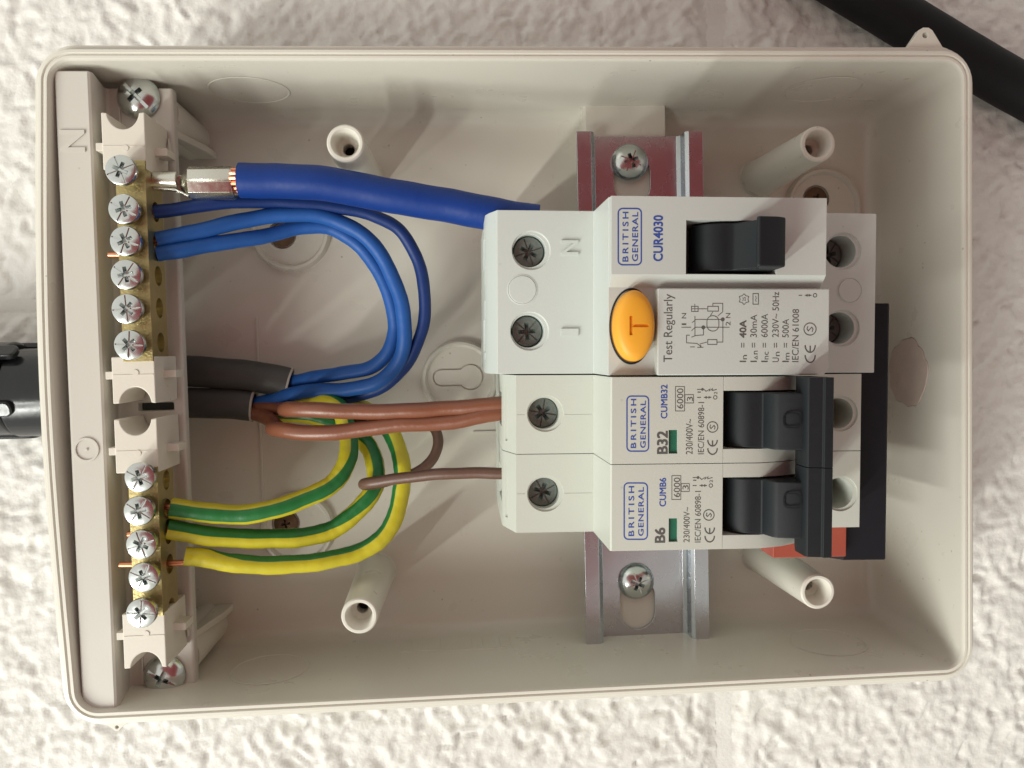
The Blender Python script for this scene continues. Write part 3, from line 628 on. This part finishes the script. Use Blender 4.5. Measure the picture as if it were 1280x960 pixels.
# ------------------------------------------------------------------ miniature breakers
def breaker(label, y1, rating, code, logo, g, L, cyk):
    y0 = y1 - 17.55; yc = (y0 + y1) / 2
    t = thing('miniature_circuit_breaker', label, 'circuit breaker', (148, yc, 10), 'miniature circuit breakers')
    bm = bmesh.new()
    prism(bm, [(106.6, 12), (106.2, 50), (106.6, 52), (108.9, 59), (126.3, 59), (126.7, 76.7), (127, 77), (157.5, 77), (163, 75.4), (167.6, 72.6), (168, 59), (188.1, 59), (188.6, 50), (188.6, 12), (168, 10), (166.2, 10), (166.2, 16), (129.4, 16), (129.4, 12)], y0, y1, 'y')
    body = obj('body', bm, DEV2, t, .28)
    hl = W(680, cyk, 59); hr = W(1049, cyk, 59)
    bm = bmesh.new()
    for q in (hl, hr): cyl(bm, q.x, q.y, 3.5, 47, 62, 44)
    a = W(904.5, 485, 77).x; w = 11.9
    box(bm, a, 166.8, yc - w / 2, yc + w / 2, 64, 82)
    q0 = W(836, L[0], 77); q1 = W(847, L[1], 77); box(bm, q0.x, q1.x, q1.y, q0.y, 76.2, 80)
    cut(body, bm)
    bm = bmesh.new()
    for q in (hl, hr): cyl(bm, q.x + .3, q.y, 4.1, 58.5, 62, 44)
    box(bm, 104, 107.4, y0 + 2.4, y1 - 2.4, 52.6, 54.0); box(bm, 100, 108.3, yc - 3.5, yc + 4.5, 36, 49.5)
    cut(body, bm)
    bm = bmesh.new(); box(bm, 109.2, hl.x - 4.2, yc - .05, yc + .05, 58.9, 60); box(bm, hl.x + 4.6, 125.9, yc - .05, yc + .05, 58.9, 60); cut(body, bm)
    bm = bmesh.new(); box(bm, a - .06, a + .06, y0 - 1, y1 + 1, 76.88, 78); cut(body, bm)
    put('terminal_screw', DEVS, DARKZ, t, (hl.x, hl.y, 56.0), random.random() * 3)
    put('terminal_screw', DEVS, DARKZ, t, (hr.x, hr.y, 48.5), random.random() * 3)
    bm = bmesh.new(); box(bm, q0.x + .02, q1.x - .02, q1.y + .02, q0.y - .02, 75.9, 76.45); obj('status_flag', bm, GREEN, t)
    bm = bmesh.new(); box(bm, a + .1, 166.7, yc - w / 2 + .1, yc + w / 2 - .1, 64.05, 65); obj('switch_well', bm, DEV2, t)
    # toggle: barrel, lever and a full-width linking lip
    bm = bmesh.new(); pts = [(151.4, 69)] + [(156.6 + 5.2 * math.cos(R(k)), 72.2 + 5.0 * math.sin(R(k))) for k in range(180, 80, -10)]
    xl = W(1010, 580, 85).x; xr = W(1042, 580, 85).x
    pts += [(157.9, 77.5), (158.9, 80.4), (159.8, 81.2), (xl + .6, 82.4), (xl + 1, 76), (165, 70)]
    prism(bm, pts, yc - 5.75, yc + 5.6, 'y'); tg = obj('toggle', bm, BLK, t, .3, 3)
    bm = bmesh.new(); prism(bm, [(xl, 79.5), (xl, 83.9), (xl + .35, 84.4), (xl + 2.9, 84.9), (xl + 3.15, 85.4), (xr - .3, 85.3), (xr, 84.7), (xr + .3, 74), (xl + 2.2, 74)], y0 - .03, y1 + .03, 'y'); obj('toggle_lip', bm, BLK, tg, .1, 2)
    bm = bmesh.new(); c = W(989, cyk + 12, 82); 
    pr = rrect(c.x - 1.5, c.x + 1.6, c.y - 1.0, c.y + 2.2, 1.0, 5); pi = rrect(c.x - 1.2, c.x + 1.3, c.y - .7, c.y + 1.9, .75, 5)
    A = [bm.verts.new((p[0], p[1], 81.25 + (p[0] - 159.8) * .45 + .12)) for p in pr]; B = [bm.verts.new((p[0], p[1], 81.25 + (p[0] - 159.8) * .45 + .12)) for p in pi]
    for i in range(len(A)): bm.faces.new((A[i], A[(i + 1) % len(A)], B[(i + 1) % len(A)], B[i]))
    bmesh.ops.solidify(bm, geom=bm.faces[:], thickness=.35); obj('grip_mark', bm, BLK, tg)
    # print
    z = 77 + ZP; bm = bmesh.new(); rbox(bm, logo[0] + .8, logo[1] - .8, logo[2] + .8, logo[3] - .8, 5.2, z, 1.6)
    for s, bx, ylo, yhi, cap in g['blue']: text_into(bm, s, bx, ylo, yhi, cap, z, .014 if s == code else .008, spacing=1.35 if s == 'BRITISH' else 1.1 if s == 'GENERAL' else 1)
    obj('blue_print', bm, INKB, t)
    bm = bmesh.new()
    for s, bx, ylo, yhi, cap, bold in g['dark']: text_into(bm, s, bx, ylo, yhi, cap, z, bold)
    x0, x1, ya, yb = g['r1']; poly(bm, [(x0, ya), (x1, ya), (x1, yb), (x0, yb)], z, .8, True)
    x0, x1, ya, yb = g['r2']; poly(bm, [(x0 + .5, ya), (x1, ya), (x1, yb), (x0 + .5, yb)], z + .004, .8, True)
    ce(bm, *g['ce'], 11.8, z); circ_s(bm, *g['s'], 6.6, z)
    ax_, ay_ = g['sym']; arrows(bm, ax_, ax_ + 25, ay_, z)
    seg(bm, ax_, ay_ - 10, ax_ + 5, ay_ - 10, z, .9); disc(bm, ax_ + 6.5, ay_ - 10, 1.7, z + .004); text_into(bm, '1', ax_ + 4.5, ay_ - 7.2, ay_ - 6.0, 4.2, z); text_into(bm, '2', ax_ + 25, ay_ - 7, ay_ - 4, 4.2, z)
    poly(bm, [(ax_ + 8.5, ay_ - 10), (ax_ + 11, ay_ - 7.5), (ax_ + 16, ay_ - 10.5), (ax_ + 15, ay_ - 8), (ax_ + 19, ay_ - 11), (ax_ + 18.5, ay_ - 8.5), (ax_ + 24.5, ay_ - 10)], z, .9)
    obj('dark_print', bm, INKK, t)
    return t
breaker('black-switched circuit breaker marked B32, between the wide switch module and the B6 breaker', -79.3, 'B32', 'CUMB32', (782.9, 811.5, 494.4, 564.8),
    dict(blue=[('BRITISH', 795, 498.8, 560, 6.6), ('GENERAL', 807, 501, 559.8, 6.6), ('CUMB32', 834, 481, 523, 8)],
         dark=[('B32', 834.2, 539, 567, 12.8, .024), ('6000', 854, 485.6, 510.8, 8, 0), ('3', 866, 496, 501.5, 7.5, 0), ('230/400V~', 865.8, 523.8, 567.8, 8.6, 0), ('IEC/EN 60898-1', 880, 502.8, 567.8, 7.6, 0)],
         r1=(844.3, 855.6, 483.2, 513.8), r2=(855.6, 866.9, 493.4, 503.8), ce=(896, 550, 568), s=(890.6, 533.8), sym=(871.5, 496.8)), (537.5, 567), 517)
breaker('black-switched circuit breaker marked B6, lowest module of the row beside a red tab', -97.0, 'B6', 'CUMB6', (779.4, 810, 603, 675),
    dict(blue=[('BRITISH', 792.5, 607.8, 670, 6.9), ('GENERAL', 804.4, 609, 669.8, 6.6), ('CUMB6', 832.3, 597.5, 633, 8)],
         dark=[('B6', 831, 660, 678, 12.4, .024), ('6000', 850, 597, 621.5, 8, 0), ('3', 860.5, 606.5, 612, 7.5, 0), ('230/400V~', 862, 634, 677.8, 7.8, 0), ('IEC/EN 60898-1', 876, 613.8, 678, 7.6, 0)],
         r1=(839.8, 851, 594.6, 624.4), r2=(851, 861.6, 604.6, 614.4), ce=(892.5, 659.5, 677.5), s=(886, 643.8), sym=(866, 607)), (648, 677.3), 617)

# ------------------------------------------------------------------ comb busbar
bus = thing('comb_busbar', 'black insulated busbar strip with terracotta tab behind the right ends of the breakers', 'busbar', (194, -95, 30))
bm = bmesh.new(); xr = W(1111, 540, 48).x
prism(bm, [(186.5, 24), (186.5, 44), (190.2, 47.6), (xr - .6, 48), (xr, 47.4), (xr, 24)], W(1100, 700, 48).y, W(1100, 379, 48).y, 'y'); obj('insulation', bm, BLKB, bus, .25)
bm = bmesh.new(); a = W(966, 697, 50); b = W(1058, 697, 50)
box(bm, a.x, b.x, W(1000, 697, 50).y, W(1000, 680, 50).y + 5, 42, 50); obj('tab', bm, RED, bus, .3)
bm = bmesh.new()
for y in (-53, -70.8, -88, -105.5): box(bm, 182, 187, y - 2, y + 2, 36, 38)
obj('copper_tooth', bm, COPPER, bus)
ROW[0] = 0
for o in list(S.objects):
    if o.parent is None and o.get('category') in ('circuit breaker', 'busbar'):
        o.location = PIV + Matrix.Rotation(R(ROWA), 3, 'Z') @ (Vector(o.location) - PIV); o.rotation_euler = (0, 0, R(ROWA))

# ------------------------------------------------------------------ cables and wires
def wp(pts, sub=10):
    P = spline([W(*p) for p in pts], sub); p1, p2 = random.random() * 6, random.random() * 6; L = 0; out = []
    for i, p in enumerate(P):
        if i: L += (p - P[i - 1]).length
        k = min(1, L / 6)
        out.append(p + Vector((.05 * math.sin(L * .5 + p2), .13 * math.sin(L * .21 + p1) + .05 * math.sin(L * .6 + p2), .15 * math.sin(L * .3 + p2))) * k)
    return out
# thick blue tail with its crimp
tail = thing('thick_blue_cable', 'thick dark blue cable with a crimped tin lug entering the wide switch module', 'cable', W(450, 236, 38))
bm = bmesh.new(); tube(bm, wp([(300, 225.5, 39), (350, 226, 39), (410, 231, 39), (470, 241, 38.5), (530, 252, 38), (590, 263, 38), (630, 270, 38), (672, 277, 38)], 12), 4.15, 32, wob=.003); obj('insulation', bm, BLUET, tail, ang=60)
bm = bmesh.new()
cc = W(293, 225.5, 39)
for rr, k_ in ((0, 1), (1.25, 6), (2.5, 12)):
    for k in range(k_):
        a = math.tau * k / k_; y, z = cc.y + rr * math.cos(a), cc.z + rr * math.sin(a)
        tube(bm, [Vector((W(287, 225, 39).x, y * .8 + cc.y * .2, z * .7 + cc.z * .3)), Vector((W(292, 225, 39).x, y, z)), Vector((W(302, 225, 39).x, y, z))], .62, 8)
so = obj('copper_strands', bm, COPPER, tail); so['kind'] = 'stuff'
bm = bmesh.new(); xa, xb = W(229, 225, 42).x, W(288.5, 225, 42).x; yc = W(250, 225.5, 42).y; hy = 3.75
rows = []
for x, s, zz in ((xa - 1.6, .45, -.8), (xa, .86, -.2), (xa + .8, 1, 0), (xb - .6, 1.0, 0), (xb, .94, 0)):
    pr = [(-1, -.55), (-1, .3), (-.72, .78), (-.08, .96), (0, .86), (.08, .96), (.72, .78), (1, .3), (1, -.55), (.6, -.95), (-.6, -.95)]
    rows.append([bm.verts.new((x, yc + p[0] * hy * s, 39 + zz + p[1] * 3.1 * s)) for p in pr])
for a_, b_ in zip(rows, rows[1:]):
    for k in range(11): bm.faces.new((a_[k], a_[(k + 1) % 11], b_[(k + 1) % 11], b_[k]))
bm.faces.new(rows[0][::-1]); bm.faces.new(rows[-1]); bmesh.ops.recalc_face_normals(bm, faces=bm.faces[:]); lug = obj('crimp_barrel', bm, TIN, tail, .2)
bm = bmesh.new(); xp = W(186, 225, 40).x; xn = W(218, 225, 40).x
tube(bm, [Vector((22, yc + .8, 39.2)), Vector((xp, yc + .7, 39.2)), Vector((xn, yc + .6, 39.3)), Vector((xn + .6, yc + .6, 39.3))], 2.2, 24, rz=1.9)
prism(bm, [(xn - .4, yc - 2.0), (xn - .4, yc + 2.4), (xa - .4, yc + 1.6), (xa - .4, yc - 2.6)], 37.3, 38.3)
prism(bm, [(xp + 1, yc - 1.6), (xn + .4, yc - 2.0), (xa + .6, yc - 3.5), (xa + .6, yc - 3.0), (xn + .2, yc - 1.5), (xp + 1, yc - 1.2)], 38.3, 40.6)
obj('crimp_pin', bm, TIN, tail, .12)
def wire(label, pts, r, m, cat='wire', group=None, copper=None, sub=10, name='wire', sides=20):
    mid = pts[len(pts) // 2]; t = thing(name, label, cat, W(*mid), group)
    bm = bmesh.new(); tube(bm, wp(pts, sub), r, sides, wob=.012); obj('insulation', bm, m, t, ang=60)
    if copper: bm = bmesh.new(); tube(bm, wp(copper, 4), .72, 12); obj('copper_end', bm, COPPER, t, ang=60)
    return t
wire('thin dark blue wire, outermost of the three curving loops below the thick cable',
     [(192, 265, 39), (215, 262, 38), (260, 256, 36), (320, 252, 33), (380, 254, 31), (430, 261, 30), (470, 271, 29), (500, 288, 28), (520, 320, 27), (530, 360, 26), (530, 400, 25), (520, 433, 24), (502, 463, 22), (475, 486, 19), (440, 496, 15), (400, 501, 11), (350, 506, 9), (310, 506, 9)], 1.62, BLUED, copper=[(150, 264, 39), (180, 265.5, 39), (198, 265, 39)], group='blue neutral wires')
wire('upper of the two light blue wires leaving the bar, ending in the lower grey sheath',
     [(197, 300, 39), (215, 296, 38.5), (260, 286, 36), (310, 275, 33), (360, 268, 31), (400, 269, 30), (432, 281, 29.5), (462, 301, 29), (484, 333, 28.5), (499, 368, 28), (505, 400, 27), (505, 430, 26), (495, 458, 24), (470, 478, 22), (430, 487, 19), (380, 490, 15), (345, 498, 11), (318, 505, 9), (300, 506, 9)], 1.95, BLUEL, copper=[(150, 302, 39), (180, 301, 39), (202, 299, 39)], group='blue neutral wires')
wire('lower of the two light blue wires leaving the bar, ending in the upper grey sheath',
     [(197, 317, 39), (230, 312, 38), (270, 305, 35), (310, 299, 32), (345, 291, 29), (375, 284, 27), (410, 285, 26), (440, 300, 25.5), (464, 324, 25), (480, 352, 24.5), (491, 385, 24), (493, 415, 23), (484, 442, 22), (462, 459, 20), (425, 467, 17), (390, 473, 13), (365, 477, 10), (345, 477, 9)], 1.9, BLUEL, copper=[(136, 318.5, 39), (170, 318, 39), (202, 316, 39)], group='blue neutral wires')
def keys(ks):
    return lambda t: np.interp(t, [k[0] for k in ks], [k[1] for k in ks])
def earth(label, pts, r, ks, copper):
    mid = pts[len(pts) // 2]; t = thing('wire', label, 'wire', W(*mid), 'green and yellow earth wires')
    bm = bmesh.new(); P = wp(pts, 10); tube(bm, P, r, 28, tw=keys(ks), zref=True, wob=.02); obj('sleeve', bm, GY, t, ang=60)
    bm = bmesh.new(); tube(bm, wp(copper, 4), .75, 12); obj('copper_end', bm, COPPER, t, ang=60)
# stripe angle in turns: 0 faces up, positive towards the left of travel
earth('top green and yellow wire, mostly green, curving up beneath the brown wires',
      [(214, 635, 39), (250, 640, 38), (290, 643, 37), (330, 639, 36), (370, 628, 34), (402, 614, 32), (422, 598, 30), (434, 575, 28), (436, 552, 25), (432, 530, 22), (425, 512, 20), (408, 502, 17), (385, 504, 13), (355, 510, 10), (320, 512, 9)], 2.45,
      [(0, 0), (.3, .0), (.40, -.03), (.52, -.15), (1, -.3)], [(160, 636, 39), (190, 633, 39), (220, 635, 39)])
earth('middle green and yellow wire with green upper half, kinked near the brown loop',
      [(209, 661, 39), (245, 667, 37), (290, 672, 35), (335, 674, 33), (375, 672, 31), (408, 665, 29), (430, 652, 28), (452, 633, 27), (467, 612, 26), (470, 592, 24), (466, 570, 21), (455, 551, 18), (438, 538, 15), (415, 528, 12), (380, 519, 10), (330, 514, 9)], 2.45,
      [(0, .14), (.35, .15), (.45, .05), (.52, -.02), (.6, -.08), (.7, -.1), (1, 0)], [(160, 668, 39), (190, 664, 39), (214, 661, 39)])
earth('bottom green and yellow wire, mostly yellow, sweeping widest to the right',
      [(231, 695, 38), (255, 697, 37), (290, 704, 36), (330, 707, 35), (375, 704, 33), (415, 699, 31), (448, 691, 29), (474, 676, 28), (491, 652, 27), (500, 622, 26), (503, 592, 25), (499, 565, 22), (488, 541, 19), (472, 522, 16), (450, 509, 13), (410, 508, 11), (360, 510, 9), (325, 510, 9)], 2.3,
      [(0, .42), (.06, .34), (.14, .21), (.35, .19), (.45, .20), (.55, .20), (.66, .15), (.75, .10), (1, .1)], [(150, 706, 39), (190, 705, 39), (240, 702, 38)])
# copper tails poking out at the far side of the bar
wire('upper reddish brown wire doubling back above its twin into the B32 breaker',
     [(300, 512, 9), (325, 510, 10), (350, 512, 13), (362, 512, 19), (356, 512, 27), (366, 512, 34), (400, 513, 37), (450, 514, 38.5), (510, 514, 40), (560, 511, 41), (600, 507, 42), (645, 503, 43)], 1.95, BROWN, group='brown live wires', sides=22)
wire('lower reddish brown wire with a bright highlight, doubling back into the B32 breaker',
     [(296, 515, 9), (318, 517, 11), (338, 525, 15), (346, 533, 21), (341, 536, 28), (354, 538.5, 33), (390, 541, 36), (440, 538, 38), (500, 531, 39.5), (560, 527, 41), (600, 520, 42), (645, 513, 43)], 1.95, BROWN, group='brown live wires', sides=22)
wire('darker brown wire with a loop and hairpin bend feeding the B6 breaker',
     [(320, 518, 8), (400, 524, 9), (470, 524, 12), (515, 526, 15), (540, 534, 18), (548, 552, 20), (540, 574, 22), (520, 590, 24), (490, 600, 26), (466, 606, 28), (455, 606, 31), (462, 603.5, 34.5), (490, 599, 37), (530, 594, 39), (580, 592, 41), (650, 591, 43)], 1.42, BROWND, group='brown live wires', sides=20)
def sheath(label, pts, rw, rz, lipr):
    mid = pts[1]; t = thing('grey_cable_sheath', label, 'cable', W(*mid), 'grey twin cables')
    P = wp(pts, 8); bm = bmesh.new(); tube(bm, P, rw, 32, rz=rz, zref=True); o = obj('sheath', bm, GREY, t, ang=60)
    e_, d = P[-1], (P[-1] - P[-2]).normalized(); bm = bmesh.new(); tube(bm, [e_ - d * .35, e_ + d * .2], rw + .12, 32, rz=rz + .12, zref=True); o2 = obj('cut_edge', bm, LIP, t, ang=60)
    bm = bmesh.new(); tube(bm, [e_ - d * .3, e_ + d * .8], rw - .55, 32, rz=rz - .6, zref=True); cut(o2, bm)
    bm = bmesh.new(); tube(bm, [e_ + d * .05, e_ + d * .12], rw - .56, 24, rz=rz - .62, zref=True); obj('dark_core', bm, BLKC, t)
sheath('upper of the two flat grey cable sheaths, cut back where a light blue wire emerges', [(60, 470, 12), (150, 464, 11), (230, 463, 10), (290, 468, 10), (330, 473, 10), (362, 479, 10)], 4.3, 3.2, 0)
sheath('lower of the two flat grey cable sheaths, cut shorter with a pale ragged lip', [(60, 500, 12), (150, 503, 11), (230, 503, 10), (280, 505, 10), (317, 508, 10)], 4.2, 3.2, 0)
# black gland and conduit outside the left wall
gl = thing('cable_gland', 'glossy black cable gland entering the left side of the box', 'cable gland', W(20, 487, 10))
def xtube(bm, x0, x1, y, z, r, n_=40, flats=0):
    vs = []
    for x in (x0, x1): vs.append([bm.verts.new((x, y + r * math.cos(math.tau * k / n_), z + r * math.sin(math.tau * k / n_))) for k in range(n_)])
    fs = [bm.faces.new((vs[0][k], vs[0][(k + 1) % n_], vs[1][(k + 1) % n_], vs[1][k])) for k in range(n_)] + [bm.faces.new(vs[0][::-1]), bm.faces.new(vs[1])]
    bmesh.ops.recalc_face_normals(bm, faces=fs)
GLOSS = mat('glossy_black', (.012, .013, .015), .2, var=.2, vs=150, bump=.06, bs=900)
gy, gz = W(20, 487, 12).y, 12.0
bm = bmesh.new(); xtube(bm, W(26, 487, 12).x, 2.4, gy - .9, gz, 11.9, 48); obj('lock_nut', bm, GLOSS, gl, .5, 3)
bm = bmesh.new(); xtube(bm, -80, W(25.5, 487, 12).x, gy + .3, gz, 12.6, 48); obj('body', bm, GLOSS, gl, .9, 3)
for k in range(5):
    bm = bmesh.new(); prism(bm, rrect(-80, W(26.5, 487, 20).x - .4, -2.1, 2.1, 1.6, 5), 11.6, 13.5)
    bmesh.ops.rotate(bm, verts=bm.verts, cent=(0, 0, 0), matrix=Matrix.Rotation(R(72 * k + 22), 3, 'X')); bmesh.ops.translate(bm, verts=bm.verts, vec=(0, gy + .3, gz)); obj('grip_ridge', bm, GLOSS, gl, .5, 3)
tag(obj('black_cable', tube(bmesh.new(), spline([W(700, -235, 5), W(900, -113, 5), W(1086, 0, 5), W(1183, 58, 5), W(1280, 115, 5), W(1500, 236, 5)], 10), 7.0, 36, wob=.006), BLKC, None, ang=60, loc=W(1200, 71, 5)), 'thick black round cable crossing the wall behind the top right corner of the box', 'cable')

# ------------------------------------------------------------------ unseen red slab added behind the lens to cast shade and redden reflections
tab = thing('light_blocker', 'added unseen red slab behind the lens that shades the box and reddens reflections', 'light_blocker', (150, -50, 246))
th = R(45); cu, sv = math.cos(th), math.sin(th)
def UV(u, v, z): return (CAM.x + u * cu + v * sv, CAM.y + u * sv - v * cu, z)
def slab(u0, u1, v0, v1, z0, z1):
    bm = bmesh.new(); prism(bm, [UV(u, v, 0)[:2] for u, v in rrect(u0, u1, v0, v1, 9, 5)], z0, z1); return bm
obj('case', slab(-125, 290, -104, 150, 245.5, 252), REDSLAB, tab, .8)
obj('blocker_back', slab(-118, 283, -97, 143, 252.2, 253), BLK, tab)

# ------------------------------------------------------------------ to metres
seen = set()
for o in S.objects:
    if o in (cam, lo, lo2): continue
    o.location = o.location * .001
    for m_ in o.modifiers:
        if m_.type == 'BEVEL': m_.width *= .001
    if o.type == 'MESH' and o.data.name not in seen:
        seen.add(o.data.name); o.data.transform(Matrix.Scale(.001, 4)); o.data.update()
for me in list(bpy.data.meshes):
    if me.users == 0: bpy.data.meshes.remove(me)
